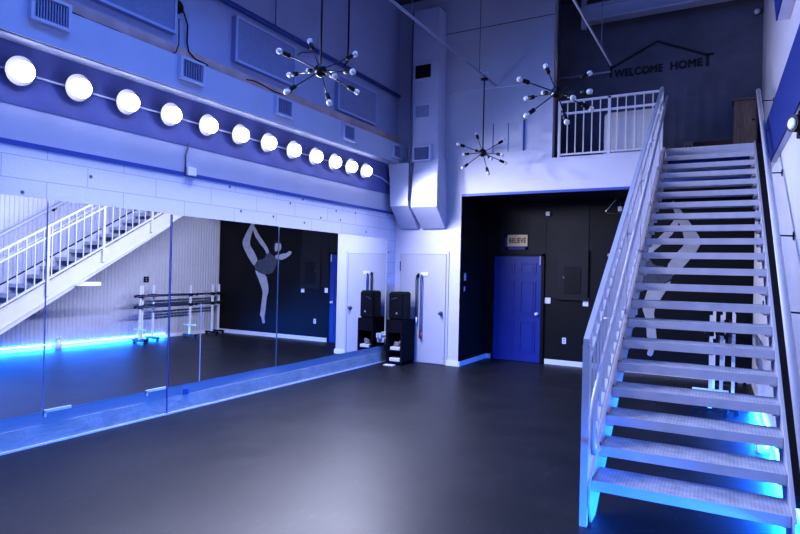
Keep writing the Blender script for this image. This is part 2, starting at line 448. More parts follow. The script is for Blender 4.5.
bm = nb(); box(bm, MX + 0.004, MX + 0.008, 5.062, 5.070, 0.312, 1.25)
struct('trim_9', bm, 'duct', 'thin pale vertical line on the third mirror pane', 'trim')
struct('balcony_front_shade', B(-0.93, 0.26, YB - 0.014, YB - 0.002, ZB + 0.015, 3.47), 'trimblue', 'blue shade on the balcony front behind the stairs', 'trim')  # panel added to paint the blue shade behind the top treads
# ------------------------------------------------------------------ lamp row
o = obj('lamp_conduit', T([(XW + 0.019, -1.5, 3.40), (XW + 0.019, 8.75, 3.40), (XW + 0.019, 9.2, 3.37), (XW + 0.019, 9.55, 3.28), (XW + 0.019, 9.70, 3.12)], 0.011, 8), 'white')
tag(o, 'thin white conduit linking the row of globe lamps', 'conduit')
ordn = ['first', 'second', 'third', 'fourth', 'fifth', 'sixth', 'seventh', 'eighth', 'ninth', 'tenth', 'eleventh', 'twelfth']
def make_lamp():
    r = empty('globe_lamp', (0, 0, 0), '', 'lamp', 'row of bright globe lamps under the duct')
    bm = nb(); lathe(bm, (0, 0, 0), (1, 0, 0), [(0.0, 0.05), (0.03, 0.05), (0.035, 0.06), (0.06, 0.130), (0.066, 0.132), (0.064, 0.127), (0.042, 0.055), (0.042, 0.0)], 24)
    obj('halo_dish', bm, 'dish', r)  # dish added so the bulb lights up a soft halo around itself
    bm = nb(); lathe(bm, (0.042, 0, 0), (1, 0, 0), [(0.0, 0.03), (0.012, 0.032)] + [(0.084 - 0.066 * math.cos(a * PI / 12), 0.090 * math.sin(a * PI / 12)) for a in range(2, 12)] + [(0.134, 0.0)], 20)
    obj('bulb', bm, 'lampglow', r)
    return r
lamp0 = make_lamp()
LY = [2.89, 3.422, 3.952, 4.492, 5.028, 5.557, 6.079, 6.603, 7.114, 7.603, 8.06, 8.51]
for i, ly in enumerate(LY):
    l = lamp0 if i == 0 else copy_tree(lamp0)
    l.location = (XW + 0.035, ly, 3.41); l.rotation_euler = (0, math.radians(14), 0)
    l['label'] = 'bright white globe lamp, %s of twelve counted from the camera end' % ordn[i]

# ------------------------------------------------------------------ long duct with grilles
duct = empty('air_duct', (-5.39, 5.0, 3.66), 'long pale blue rectangular air duct above the globe lamps', 'duct')
DX = -5.39
bm = nb(); box(bm, XW + 0.002 - duct.location.x, DX - duct.location.x, -2.4 - 5.0, 9.76 - 5.0, 0.0, 0.37)
d0 = obj('duct_body', bm, 'duct', duct)
bm = nb(); box(bm, DX - 0.03 - duct.location.x, DX + 0.012 - duct.location.x, -2.4 - 5.0, 9.76 - 5.0, 0.0, 0.035)
obj('bottom_flange', bm, 'duct', duct)
def grille(w, h, parent, loc, rz, depth=0.05, nsl=9, blank=None, slat='darksteel'):
    """frame in local XZ, facing -Y"""
    bm = nb(); t = 0.028
    box(bm, -w/2, w/2, -depth, 0, -h/2, -h/2 + t); box(bm, -w/2, w/2, -depth, 0, h/2 - t, h/2)
    box(bm, -w/2, -w/2 + t, -depth, 0, -h/2 + t, h/2 - t); box(bm, w/2 - t, w/2, -depth, 0, -h/2 + t, h/2 - t)
    g = obj('vent_grille', bm, 'duct', parent, loc); g.rotation_euler = (0, 0, rz)
    bm = nb(); box(bm, -w/2 + t, w/2 - t, -depth * 0.35, 0, -h/2 + t, h/2 - t)
    obj('grille_opening', bm, 'gap' if blank is None else blank, g)
    if nsl:
        bm = nb()
        for k in range(nsl):
            x = -w/2 + t + (w - 2*t) * (k + 0.5) / nsl
            box(bm, x - 0.006, x + 0.006, -depth * 0.8, -depth * 0.3, -h/2 + t, h/2 - t)
        obj('grille_slats', bm, slat, g)
    return g
for gy, gw, gz in ((3.05, 0.36, 3.95), (4.64, 0.34, 3.90), (6.21, 0.34, 3.885), (7.77, 0.32, 3.87), (9.32, 0.30, 3.855)):
    grille(gw, 0.25, duct, (DX - duct.location.x, gy - 5.0, gz - 3.66), PI / 2, 0.06, 12 if gy < 4 else 8, 'gap', 'panel')

# two elbow ducts in the corner
def loft(bm, secs):
    rings = [[bm.verts.new(p) for p in ((x0, yf, z), (x1, yf, z), (x1, YB - 0.003, z), (x0, YB - 0.003, z))] for (x0, x1, yf, z) in secs]
    fs = []
    for a, b in zip(rings, rings[1:]):
        for k in range(4):
            fs.append(bm.faces.new([a[k], a[(k+1) % 4], b[(k+1) % 4], b[k]]))
    fs += [bm.faces.new(rings[0]), bm.faces.new(rings[-1])]
    bmesh.ops.recalc_face_normals(bm, faces=fs)
d2 = empty('riser_duct', (0, 0, 0), 'tall pale blue vertical duct with three vent grilles and bent outlet', 'duct')
bm = nb()
loft(bm, [(-5.18, -4.64, 9.47, 6.42), (-5.09, -4.60, 9.45, 3.78), (-5.06, -4.58, 9.45, 3.70), (-5.05, -4.56, 9.38, 3.45), (-5.05, -4.54, 9.33, 2.84), (-5.03, -4.56, 9.74, 2.48)])
obj('duct_body', bm, 'duct_side', d2)
grille(0.38, 0.30, d2, (-4.92, 9.46, 5.29), 0, 0.03, 0, 'black')
grille(0.33, 0.27, d2, (-4.92, 9.46, 4.575), 0, 0.02, 0, 'panel')
grille(0.36, 0.28, d2, (-4.885, 9.45, 3.80), 0, 0.08, 9, 'darksteel', 'panel')
d1 = empty('drop_duct', (0, 0, 0), 'short narrow drop duct below the end of the long duct', 'duct')
bm = nb()
loft(bm, [(-5.58, -5.14, 9.40, 3.655), (-5.52, -5.12, 9.36, 3.4), (-5.48, -5.11, 9.33, 2.87), (-5.47, -5.11, 9.74, 2.48)])
obj('duct_body', bm, 'duct_side', d1)
o = obj('steel_conduit', T([(-5.118, 9.40, 6.4), (-5.08, 9.29, 2.95)], 0.012, 8), 'darksteel')
tag(o, 'thin vertical conduit in the gap between the two corner ducts', 'conduit')

# ------------------------------------------------------------------ upper left wall: panels, pipe, cables
def wall_panel(y0, y1, z0, z1, label):
    r = empty('wall_panel', (XW, (y0+y1)/2, z0), label, 'panel', 'framed panels above the duct')
    h = (y1-y0)/2; H = z1-z0
    obj('panel_board', B(0.0, 0.07, -h, h, 0, H), 'panel', r)
    bm = nb(); t = 0.03
    box(bm, 0.07, 0.085, -h, h, 0, t); box(bm, 0.07, 0.085, -h, h, H-t, H); box(bm, 0.07, 0.085, -h, -h+t, t, H-t); box(bm, 0.07, 0.085, h-t, h, t, H-t)
    obj('panel_edge', bm, 'panelframe', r)
wall_panel(3.30, 4.56, 4.32, 4.93, 'blue-grey framed wall panel cut by the top edge of the photo')
wall_panel(5.47, 6.66, 4.31, 4.89, 'blue-grey framed wall panel behind the nearest chandelier')
wall_panel(7.71, 8.88, 4.25, 4.83, 'blue-grey framed wall panel nearest the corner ducts')
bm = nb(); tube(bm, [(XW + 0.06, 2.0, 5.02), (XW + 0.06, 9.70, 4.985)], 0.035, 10)
o = obj('wall_pipe', bm, 'trimblue'); tag(o, 'dark blue pipe running along the wall above the framed panels', 'pipe')
for k, (ry, rb) in enumerate(((6.22, 5.03),)):
    o = obj('hanger_rod', T([(XW + 0.06, ry, ZC), (XW + 0.06, ry, rb)], 0.008, 6), 'trimblue')
    tag(o, 'thin rod that holds the dark blue pipe', 'rod')
XC = XW + 0.035
o = obj('electric_cable', T([(XC, 3.30, 4.12), (XC, 3.55, 4.105), (XC, 3.85, 4.11), (XC, 4.1, 4.085), (XC, 4.40, 4.075), (XC, 4.52, 4.08), (XC + .03, 4.575, 4.13), (XC + .05, 4.59, 4.22), (XC + .06, 4.58, 4.36), (XC + .06, 4.575, 4.5)], 0.007, 6), 'black')
tag(o, 'black cable lying on the duct from the nearest vent to a panel', 'cable')
r = empty('wall_plug', (XW, 4.62, 4.67), 'black plug on the upper wall with a hanging looped cord', 'plug')
bm = nb(); lathe(bm, (0, 0, 0), (1, 0, 0), [(0, 0.075), (0.03, 0.075), (0.05, 0.05), (0.06, 0.0)], 14); obj('plug_body', bm, 'black', r)
obj('cord', T([(0.05, 0.02, 0), (0.04, 0.08, -0.07), (0.035, 0.13, -0.17), (0.03, 0.13, -0.36), (0.04, 0.15, -0.47), (0.05, 0.24, -0.53), (0.06, 0.42, -0.55)], 0.010, 6), 'black', r)
o = obj('electric_cable', T([(XC, 5.72, 4.15), (XC, 5.85, 4.175), (XC, 6.02, 4.165), (XC, 6.25, 4.14), (XC, 6.48, 4.15), (XC + .03, 6.6, 4.22)], 0.007, 6), 'black')
tag(o, 'short black cable on the duct behind the nearest chandelier', 'cable')
o = obj('electric_cable', T([(XW + .11, 7.90, 6.7), (XW + .11, 7.91, 5.3), (XW + .11, 7.89, 5.06), (XW + .10, 7.82, 4.98)], 0.014, 6), 'black')
tag(o, 'black cable dropping straight down the wall to the blue pipe', 'cable')
o = obj('electric_cable', T([(XW + .05, 6.67, 4.76), (XW + .05, 6.8, 4.86), (XW + .05, 7.0, 4.93), (XW + .06, 7.1, 4.97)], 0.007, 6), 'black')
tag(o, 'short black cable curving from panel edge up to blue pipe', 'cable')
# junction box and conduit on the mirror wall
r = empty('junction_box', (XW, 4.86, 2.80), 'small white junction box with vertical conduit on trim above mirrors', 'electrical box')
obj('box_body', B(0, 0.05, -0.06, 0.06, -0.035, 0.06, bev=0.004), 'white', r)
obj('conduit', T([(0.02, -0.08, -0.02), (0.02, -0.08, 0.2), (0.02, -0.03, 0.34)], 0.010, 6), 'darksteel', r)
# small wall fittings near the mirror end
def plate(name, label, cat, loc, rz, w=0.075, h=0.115, extra='slots', m='white', group=None):
    r = empty(name, loc, label, cat, group, rz)
    obj('cover_plate', B(-w/2, w/2, -0.008, 0, -h/2, h/2, bev=0.002), m, r)
    bm = nb()
    if extra == 'slots':
        for z in (-0.022, 0.022): box(bm, -0.015, 0.015, -0.011, -0.008, z - 0.013, z + 0.013)
        obj('sockets', bm, 'gapgrey', r)
    elif extra == 'toggle':
        box(bm, -0.006, 0.006, -0.02, -0.008, -0.012, 0.012); obj('toggle', bm, 'white', r)
    elif extra == 'double':
        for x in (-0.03, 0.03): box(bm, x - 0.017, x + 0.017, -0.012, -0.008, -0.035, 0.035)
        obj('rocker', bm, 'white', r); 
    else: bm.free()
    return r
plate('light_switch', 'small white switch between mirror edge and room corner', 'switch', (XW, 9.56, 1.49), PI/2, extra='toggle')
plate('wall_outlet', 'dark blue outlet low on the wall base under the mirror', 'outlet', (XW + 0.012, 4.87, 0.22), PI/2, 0.07, 0.06, None, 'trimblue')
r = empty('power_adapter', (XW + 0.013, 9.33, 0.46), 'white power adapter plugged in at the end of the mirrors', 'adapter')
bm = nb(); box(bm, 0, 0.05, -0.11, 0.12, -0.02, 0.05, bev=0.012); box(bm, 0, 0.07, -0.05, 0.06, -0.09, 0.0, bev=0.015); box(bm, 0, 0.05, -0.12, -0.05, 0.0, 0.09, bev=0.01); box(bm, 0, 0.05, 0.06, 0.12, 0.0, 0.10, bev=0.01)
obj('adapter_body', bm, 'white', r)

# ------------------------------------------------------------------ chandeliers
CF = Vector((-3.65, 4.77, 1.98)).normalized(); CR = CF.cross(Vector((0, 0, 1))).normalized(); CU = CR.cross(CF)
AZ = math.atan2(4.77, -3.65)
ARMS = [(-11,-27,31),(-39,-15,-10),(-31,6,29),(-31,21,-21),(9,28,-31),(37,18,12),(30,-1,-31),(34,-18,19),(-12,1,40),(13,4,-40)]
def make_chandelier(rod, label, loc):
    r = empty('chandelier', loc, label, 'chandelier', 'black starburst chandeliers')
    bm = nb(); sphere(bm, (0, 0, 0), 0.065, 20, 12); obj('hub', bm, 'blackmetal', r)
    obj('rod', T([(0, 0, 0.05), (0, 0, rod)], 0.010, 8), 'black', r)
    bm = nb(); lathe(bm, (0, 0, rod - 0.03), (0, 0, 1), [(0, 0.012), (0.01, 0.06), (0.03, 0.065)], 16); obj('canopy', bm, 'blackmetal', r)
    for a in ARMS:
        d = (CR * a[0] - CU * a[1] + CF * a[2]).normalized()
        L = 0.44
        am = obj('arm', T([d * 0.05, d * (L - 0.10)], 0.0065, 6), 'blackmetal', r)
        bm = nb(); lathe(bm, d * (L - 0.115), d, [(0, 0.012), (0.008, 0.023), (0.078, 0.023), (0.083, 0.017)], 12); obj('socket', bm, 'black', am)
        bm = nb(); lathe(bm, d * (L - 0.037), d, [(0, 0.013), (0.01, 0.017), (0.025, 0.027), (0.042, 0.031), (0.058, 0.027), (0.068, 0.015), (0.072, 0.0)], 14); obj('bulb', bm, 'bulb', am)
    return r
ch = make_chandelier(1.23, 'largest looking black starburst chandelier, in front of the framed wall panels', (-3.65, 4.77, 3.70))
c2 = copy_tree(ch); c2.location = (-3.65, 9.21, 3.685); c2.rotation_euler = (0, 0, math.atan2(9.21, -3.65) - AZ); c2['label'] = 'small looking black starburst chandelier in front of the lavender wall'
c3 = copy_tree(ch); c3.location = (-1.70, 6.42, 3.68); c3.rotation_euler = (0, 0, math.atan2(6.42, -1.70) - AZ + 0.06); c3['label'] = 'black starburst chandelier in front of the balcony opening'
def strut(x, y0, y1, label):
    r = empty('ceiling_conduit', (x, y0, 4.955), label, 'conduit', 'conduits hung below the ceiling')
    bm = nb(); L = y1 - y0
    box(bm, -0.014, 0.014, 0, L, -0.005, 0.005); box(bm, -0.014, -0.009, 0, L, -0.005, 0.018); box(bm, 0.009, 0.014, 0, L, -0.005, 0.018)
    obj('channel', bm, 'steelgrey' if 'steelgrey' in M else 'duct_side', r)
    for f in (0.25, 0.6, 0.9):
        obj('hanger_rod', T([(0, L * f, 0.0), (0, L * f, ZC - 4.955)], 0.006, 6), 'darksteel', r)
    return r
strut(-3.65, 2.0, 9.76, 'pale hanging conduit that carries the two chandeliers nearer the mirrors')
strut(-1.70, 2.0, 9.55, 'pale hanging conduit that carries the chandelier by the balcony')
# small junction on the first conduit
r = empty('junction_box', (-3.65, 9.21, 4.965), 'small round junction box on the conduit above the far chandelier', 'electrical box')
bm = nb(); lathe(bm, (0, 0, 0), (0, 0, 1), [(0, 0.05), (0.07, 0.055), (0.08, 0.02)], 14); obj('box_body', bm, 'duct_side', r)
obj('cable_loop', T([(-0.03, 0, 0.06), (-0.10, 0, 0.14), (-0.14, 0, 0.08), (-0.10, 0, 0.0)], 0.007, 6), 'white', r)

# access panel on the back wall
r = empty('access_panel', (-3.41, YB, 3.79), 'pale framed access panel on the wall left of the balcony', 'panel')
obj('panel_door', B(-0.27, 0.27, -0.01, 0, 0, 0.49), 'wall', r)
bm = nb(); box(bm, -0.28, -0.27, -0.016, 0, 0, 0.5); box(bm, 0.265, 0.285, -0.03, 0, 0, 0.52); box(bm, -0.005, 0.005, -0.014, 0, 0, 0.49)
obj('panel_edges', bm, 'trimblue', r)

# ------------------------------------------------------------------ loudspeaker, cabinet, straps
r = empty('equipment_cabinet', (-5.29, 9.5, 0.0), 'black open-front equipment cabinet carrying the loudspeaker', 'cabinet')
bm = nb(); x0, x1, y0, y1 = -0.165, 0.165, -0.25, 0.235
box(bm, x0, x1, y0 + 0.02, y1, 0.02, 0.05); box(bm, x0, x0 + 0.03, y0, y1, 0.02, 0.80); box(bm, x1 - 0.03, x1, y0, y1, 0.02, 0.80)
box(bm, x0 + 0.03, x1 - 0.03, y1 - 0.03, y1, 0.05, 0.80); box(bm, x0 + 0.03, x1 - 0.03, y0, y1 - 0.03, 0.575, 0.80)
obj('cabinet_body', bm, 'carpetblack', r)
bm = nb(); box(bm, x0 + 0.03, x1 - 0.03, y0 + 0.01, y1 - 0.04, 0.24, 0.26); obj('shelf', bm, 'black', r)
for sx in (-1, 1):
    for sy in (-0.2, 0.2):
        bm = nb(); lathe(bm, (sx * 0.13, sy, 0.0), (0, 0, 1), [(0, 0.012), (0.02, 0.018)], 10); obj('foot', bm, 'black', r)
spk = empty('loudspeaker', (-5.29, 9.46, 0.80), 'black loudspeaker standing on the equipment cabinet', 'speaker')
bm = nb()
prism(bm, [(-0.155, -0.17, 0), (0.155, -0.17, 0), (0.13, 0.17, 0), (-0.11, 0.17, 0)], (0, 0, 0.51))
bmesh.ops.bevel(bm, geom=list(bm.edges), offset=0.025, segments=3, affect='EDGES')
obj('speaker_box', bm, 'black', spk)
bm = nb(); box(bm, -0.135, 0.135, -0.182, -0.166, 0.03, 0.47, bev=0.006); obj('grille', bm, 'blackgrille', spk)
bm = nb(); prism(bm, [(0.01, -0.184, 0.11), (0.03, -0.184, 0.15), (0.05, -0.184, 0.11), (0.04, -0.184, 0.11), (0.03, -0.184, 0.13), (0.02, -0.184, 0.11)], (0, -0.002, 0)); obj('badge', bm, 'dimwhite', spk)
bm = nb(); tube(bm, [(-0.10, -0.185, 0.35), (-0.04, -0.19, 0.39), (0.03, -0.185, 0.40)], 0.005, 6); obj('horn_edge', bm, 'steel', spk)
# things kept in the cabinet
def lump(name, label, cat, loc, dims, m, bev=0.006, extra=None):
    r = empty(name, loc, label, cat)
    obj(extra or 'body', B(-dims[0]/2, dims[0]/2, -dims[1]/2, dims[1]/2, 0, dims[2], bev=bev), m, r)
    return r
o = obj('storage_tray', B(-0.11, 0.11, -0.16, 0.13, 0, 0.065, bev=0.01), 'white', None, (-5.28, 9.42, 0.055))
tag(o, 'white tray on the bottom of the black cabinet', 'tray')
o = obj('paper_stack', B(-0.10, 0.10, -0.14, 0.10, 0, 0.055, bev=0.004), 'white', None, (-5.275, 9.40, 0.262)); tag(o, 'white stack of papers on the cabinet shelf', 'papers')
bm = nb()
sphere(bm, (0, 0, 0.045), 0.05, 12, 8, sc=(1.1, 1, 0.9)); sphere(bm, (0.05, 0.02, 0.075), 0.035, 10, 8); tube(bm, [(-0.06, -0.02, 0.02), (-0.02, -0.05, 0.09), (0.04, -0.04, 0.06), (0.06, 0.0, 0.02)], 0.012, 6)
o = obj('headset', bm, 'paper', None, (-5.28, 9.36, 0.318)); tag(o, 'grey headset lying on the papers in the cabinet', 'headset')
bm = nb(); box(bm, -0.10, 0.09, -0.10, 0.02, 0, 0.018, bev=0.003); 
o = obj('power_strip', bm, 'white', None, (-5.30, 9.17, 0.0)); tag(o, 'white power strip on the floor before the cabinet', 'power strip')

r = empty('coat_hook', (-5.06, YB - 0.0125, 1.60), 'white hook plate with a dark hook on the white door', 'hook')
obj('back_plate', B(0.02, 0.17, -0.012, 0, 0.01, 0.075, bev=0.003), 'white', r)
bm = nb(); tube(bm, [(-0.03, 0, 0.0), (-0.03, -0.035, -0.01), (-0.03, -0.05, 0.02)], 0.010, 8); box(bm, -0.05, -0.01, -0.012, 0, -0.03, 0.05); tube(bm, [(0.05, -0.01, 0.02), (0.05, -0.04, 0.005), (0.05, -0.05, 0.03)], 0.008, 8)
obj('hook', bm, 'black', r)
def strap(dx, zb, m, tip, label):
    r = empty('stretch_strap', (-5.06 + dx, YB - 0.05, 1.62), label, 'strap', 'stretch straps on the door hook')
    bm = nb()
    for s, zz in ((-0.014, zb), (0.014, zb + 0.09)):
        tube(bm, [(s * 0.3, 0.0, 0.0), (s, -0.004, -0.10), (s * 0.8, 0.0, (zz - 1.62) * 0.5), (s * 1.3, 0.004, zz - 1.62)], 0.009, 8)
    obj('strap_band', bm, m, r)
    bm = nb(); tube(bm, [(0.01, 0, zb - 1.62 + 0.10), (0.012, 0, zb - 1.62 - 0.02)], 0.016, 8); obj('strap_tip', bm, tip, r)
strap(-0.045, 0.74, 'strapblack', 'white', 'dark stretch strap with a pale tip on the white door, nearer the loudspeaker')
strap(0.05, 0.46, 'strapblue', 'red', 'longer blue stretch strap with a red tip on the white door')

# ------------------------------------------------------------------ alcove fittings
def text_mesh(body, size, ext=0.004, space=1.0, bold=0.0):
    cu = bpy.data.curves.new('lettering', 'FONT'); cu.body = body; cu.size = size; cu.extrude = ext; cu.bevel_depth = bold; cu.bevel_resolution = 1
    cu.align_x = 'CENTER'; cu.align_y = 'CENTER'; cu.space_character = space
    t = bpy.data.objects.new('lettering_source', cu); COL.objects.link(t)
    dg = bpy.context.evaluated_depsgraph_get(); dg.update()
    me = bpy.data.meshes.new_from_object(t.evaluated_get(dg))
    bpy.data.objects.remove(t)
    return me
def text_width(me):
    xs = [v.co.x for v in me.vertices]; return max(xs) - min(xs)
def text_obj(name, body, size, m, parent, loc, space=1.0, sx=1.0, sz=1.0, bold=0.0):
    me = text_mesh(body, size, 0.004, space, bold); me.name = name
    sx = sx / text_width(me)     # sx is the finished width
    for v in me.vertices:
        x, yy, z = v.co; v.co = (x * sx, -z, yy * sz)
    me.materials.clear(); me.materials.append(M[m])
    o = bpy.data.objects.new(name, me); COL.objects.link(o); o.parent = parent; o.location = loc
    return o

r = empty('wall_sign', (-3.64, YA - 0.011, 2.325), 'tan BELIEVE sign with violet frame above the blue door', 'sign')
obj('sign_board', B(-0.20, 0.20, -0.02, 0, -0.11, 0.115), 'tan', r)
bm = nb(); w, h, t = 0.225, 0.145, 0.05
box(bm, -w, w, -0.012, 0, -h, -h + t); box(bm, -w, w, -0.012, 0, h - t, h); box(bm, -w, -w + t, -0.012, 0, -h, h); box(bm, w - t, w, -0.012, 0, -h, h)
o = obj('sign_frame', bm, 'purple', r, (-0.02, 0, -0.025))
text_obj('lettering', 'BELIEVE', 0.14, 'ink', r, (0, -0.021, 0), 1.05, 0.33, 1.0, 0.0012)

r = empty('motion_sensor', (-3.05, YA - 0.012, 2.83), 'small white cube sensor high on the black alcove wall', 'sensor')
obj('sensor_body', B(-0.04, 0.04, -0.06, 0, -0.04, 0.04, bev=0.006), 'white', r)
r = empty('hanging_lamp', (-1.80, YA, 2.87), 'small white lamp on a looped wire high on the black wall', 'lamp')
obj('lamp_body', B(0.0, 0.075, -0.06, 0, -0.03, 0.06, bev=0.01), 'white', r)
obj('wire', T([(0.0, -0.02, 0.26), (-0.05, -0.015, 0.18), (-0.21, -0.015, -0.02), (-0.18, -0.015, -0.06), (0.05, -0.015, -0.06), (0.13, -0.015, 0.0), (0.12, -0.015, 0.10), (0.04, -0.02, 0.14), (0.035, -0.03, 0.06)], 0.007, 6), 'steel', r)
r = empty('breaker_panel', (-2.56, YA - 0.014, 1.22), 'black painted breaker panel on the alcove wall', 'electrical panel')
obj('panel_box', B(-0.30, 0.27, -0.035, 0, 0.0, 0.93, bev=0.004), 'grey_black', r)
obj('panel_door', B(-0.16, 0.14, -0.045, -0.035, 0.12, 0.62, bev=0.003), 'black_wall', r)
bm = nb(); lathe(bm, (-0.17, -0.036, 0.42), (0, -1, 0), [(0, 0.012), (0.012, 0.012)], 10); obj('latch', bm, 'steel', r)
plate('light_switch', 'double white light switch right of the blue door', 'switch', (-3.035, YA, 1.195), 0, 0.115, 0.115, 'double')
plate('light_switch', 'white wall plate below the breaker panel, second from the blue door', 'switch', (-2.335, YA, 1.195), 0, 0.10, 0.15, 'toggle')
plate('wall_outlet', 'white outlet low on the black wall right of the blue door', 'outlet', (-2.71, YA, 0.46), 0, 0.07, 0.115, 'slots')
plate('light_switch', 'white switch plate on the black side wall of the alcove', 'switch', (-4.248, 9.98, 1.61), PI/2, 0.09, 0.14, 'toggle')
plate('wall_outlet', 'small white plate under the switch on the alcove side wall', 'switch', (-4.248, 9.96, 1.39), PI/2, 0.05, 0.09, 'toggle')
# dancer mural (flat painting on the wall)
mural = empty('dancer_mural', (-1.05, YA, 0.30), 'grey painted dancer holding one leg up behind her, on the black wall', 'mural')
PARTS = [
('standing_leg', 'skin', [(-0.884, 1.647), (-1.062, 1.546), (-1.271, 1.511), (-1.339, 1.279), (-1.369, 1.131), (-1.306, 0.953), (-1.275, 0.588), (-1.244, 0.456), (-1.283, 0.328), (-1.189, 0.302), (-1.149, 0.47), (-1.095, 0.512), (-1.119, 0.599), (-1.153, 0.894), (-1.181, 1.091), (-1.088, 1.284)], 0.002),
('raised_leg', 'skin', [(-0.740, 2.77), (-0.850, 2.93), (-0.900, 3.01), (-0.950, 2.97), (-0.860, 2.74), (-0.770, 2.53), (-0.704, 2.267), (-0.870, 2.069), (-0.991, 1.873), (-0.952, 1.727), (-0.864, 1.726), (-0.698, 1.902), (-0.491, 2.201), (-0.468, 2.334), (-0.600, 2.56)], 0.003),
('rear_arm', 'skin', [(-0.780, 2.72), (-0.869, 2.70), (-1.015, 2.49), (-1.195, 2.299), (-1.329, 2.137), (-1.368, 1.994), (-1.273, 2.006), (-1.218, 2.123), (-1.057, 2.267), (-0.875, 2.465)], 0.004),
('leotard', 'leotard', [(-1.272, 2.019), (-1.365, 2.059), (-1.496, 1.969), (-1.581, 1.931), (-1.618, 1.848), (-1.508, 1.569), (-1.288, 1.512), (-1.045, 1.558), (-0.864, 1.699), (-0.991, 1.873), (-1.190, 1.888)], 0.005),
('front_arm', 'skin', [(-1.513, 1.969), (-1.679, 2.035), (-1.822, 2.043), (-1.901, 2.107), (-1.984, 2.076), (-1.945, 2.006), (-1.795, 1.921), (-1.634, 1.868)], 0.006),
('hair', 'hair', [(-1.476, 2.072), (-1.454, 2.234), (-1.485, 2.331), (-1.559, 2.37), (-1.645, 2.318), (-1.638, 2.266), (-1.571, 2.266), (-1.550, 2.137), (-1.544, 2.041), (-1.494, 2.021)], 0.006),
('face', 'skin', [(-1.537, 2.279), (-1.621, 2.292), (-1.657, 2.202), (-1.626, 2.112), (-1.560, 2.073), (-1.524, 2.137)], 0.008),
]
def smooth_poly(p):   # one corner-cutting pass
    o = []
    for i in range(len(p)):
        a, b = p[i], p[(i+1) % len(p)]
        o += [(a[0]*.78 + b[0]*.22, a[1]*.78 + b[1]*.22), (a[0]*.22 + b[0]*.78, a[1]*.22 + b[1]*.78)]
    return o
for nm, mm, pp, dy in PARTS:
    bm = nb(); prism(bm, [(x + 1.05, -dy, z - 0.30) for x, z in smooth_poly(pp)], (0, dy - 0.0005, 0))
    obj(nm, bm, mm, mural)

# ------------------------------------------------------------------ staircase
RZ = 0.019
ST = Vector((-0.817, 4.22, 0.0))
st = empty('staircase', ST, 'pale steel open-riser staircase with diamond plate treads rising to the mezzanine', 'staircase', rz=RZ)
N, RI, GO, Z1, W = 21, 0.167, 0.278, 0.298, 1.15
SL = RI / GO
def noz(y): return Z1 + SL * y
proto = None
for i in range(N):
    y, z = i * GO, Z1 + i * RI
    if proto is None:
        bm = nb()
        D = 0.33
        box(bm, 0.0, W, 0.0, D, -0.012, 0.0, 0)                 # plate
        box(bm, 0.0, W, -0.006, 0.004, -0.067, 0.001, 1)        # front lip
        box(bm, 0.0, W, D - 0.006, D, -0.05, -0.012, 1)         # back lip
        t = obj('tread', bm, ['tread', 'stair'], st)
        for sx in (0.0, W - 0.045):
            bm = nb(); box(bm, sx, sx + 0.045, 0.03, D - 0.02, -0.085, -0.012); obj('tread_bracket', bm, 'stair', t)
        proto = t
    else:
        t = copy_tree(proto, st)
    t.location = (0, y, z)
YE = (N - 1) * GO + 0.0
bm = nb()
yt = YE - 0.01
box(bm, 0.0, W, YE - 0.004, YE + 0.33, Z1 + (N-1)*RI - 0.013, Z1 + (N-1)*RI + 0.0)
obj('landing_plate', bm, 'stair', st)
def stringer(x0, x1, side):
    bm = nb(); yb = 0.22
    top, bot = 0.035, -0.30
    yend = YE - 0.012
    y_t = (0.0 - Z1 - bot) / SL      # where bottom line hits floor
    pts = [(x0, 0.02, 0.0), (x0, max(y_t, 0.18), 0.0), (x0, yend, noz(yend) + bot), (x0, yend, noz(yend) + top), (x0, -0.07, noz(-0.07) + top), (x0, -0.07, 0.14)]
    prism(bm, pts, (x1 - x0, 0, 0))
    fx = x0 - 0.03 if side < 0 else x1
    # flanges of the channel, outward
    for o_ in (top - 0.012, bot):
        yy0 = -0.07 if o_ > 0 else max(y_t, 0.18)
        a = [(fx, yy0, noz(yy0) + o_), (fx, yend, noz(yend) + o_), (fx, yend, noz(yend) + o_ + 0.014), (fx, yy0, noz(yy0) + o_ + 0.014)]
        prism(bm, a, (0.03 if side < 0 else 0.010, 0, 0))
    return obj('stringer', bm, 'stair', st)
sL = stringer(-0.014, -0.002, -1)
sR = stringer(W + 0.002, W + 0.014, 1)
bm = nb(); lathe(bm, (0, 0, 0), (1, 0, 0), [(0, 0.011), (0.007, 0.011), (0.009, 0.0)], 8)
bolt = obj('bolt', bm, 'darksteel', sL); first = True
for i in range(N - 1):
    for (by, bz) in ((i * GO + 0.08, Z1 + i * RI - 0.05), (i * GO + 0.2, Z1 + i * RI - 0.05), (i * GO + 0.02, noz(i * GO + 0.02))):
        if not first:
            bolt = bolt.copy(); COL.objects.link(bolt); bolt.parent = sL
        first = False; bolt.location = (-0.002, by, bz)
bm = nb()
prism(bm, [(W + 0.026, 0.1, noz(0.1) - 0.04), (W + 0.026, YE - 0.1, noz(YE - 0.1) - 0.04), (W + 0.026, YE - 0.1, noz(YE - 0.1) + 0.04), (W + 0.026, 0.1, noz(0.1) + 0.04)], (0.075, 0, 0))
obj('gap_shade', bm, 'black', st)  # black filler added to stand for the shade beside the right stringer
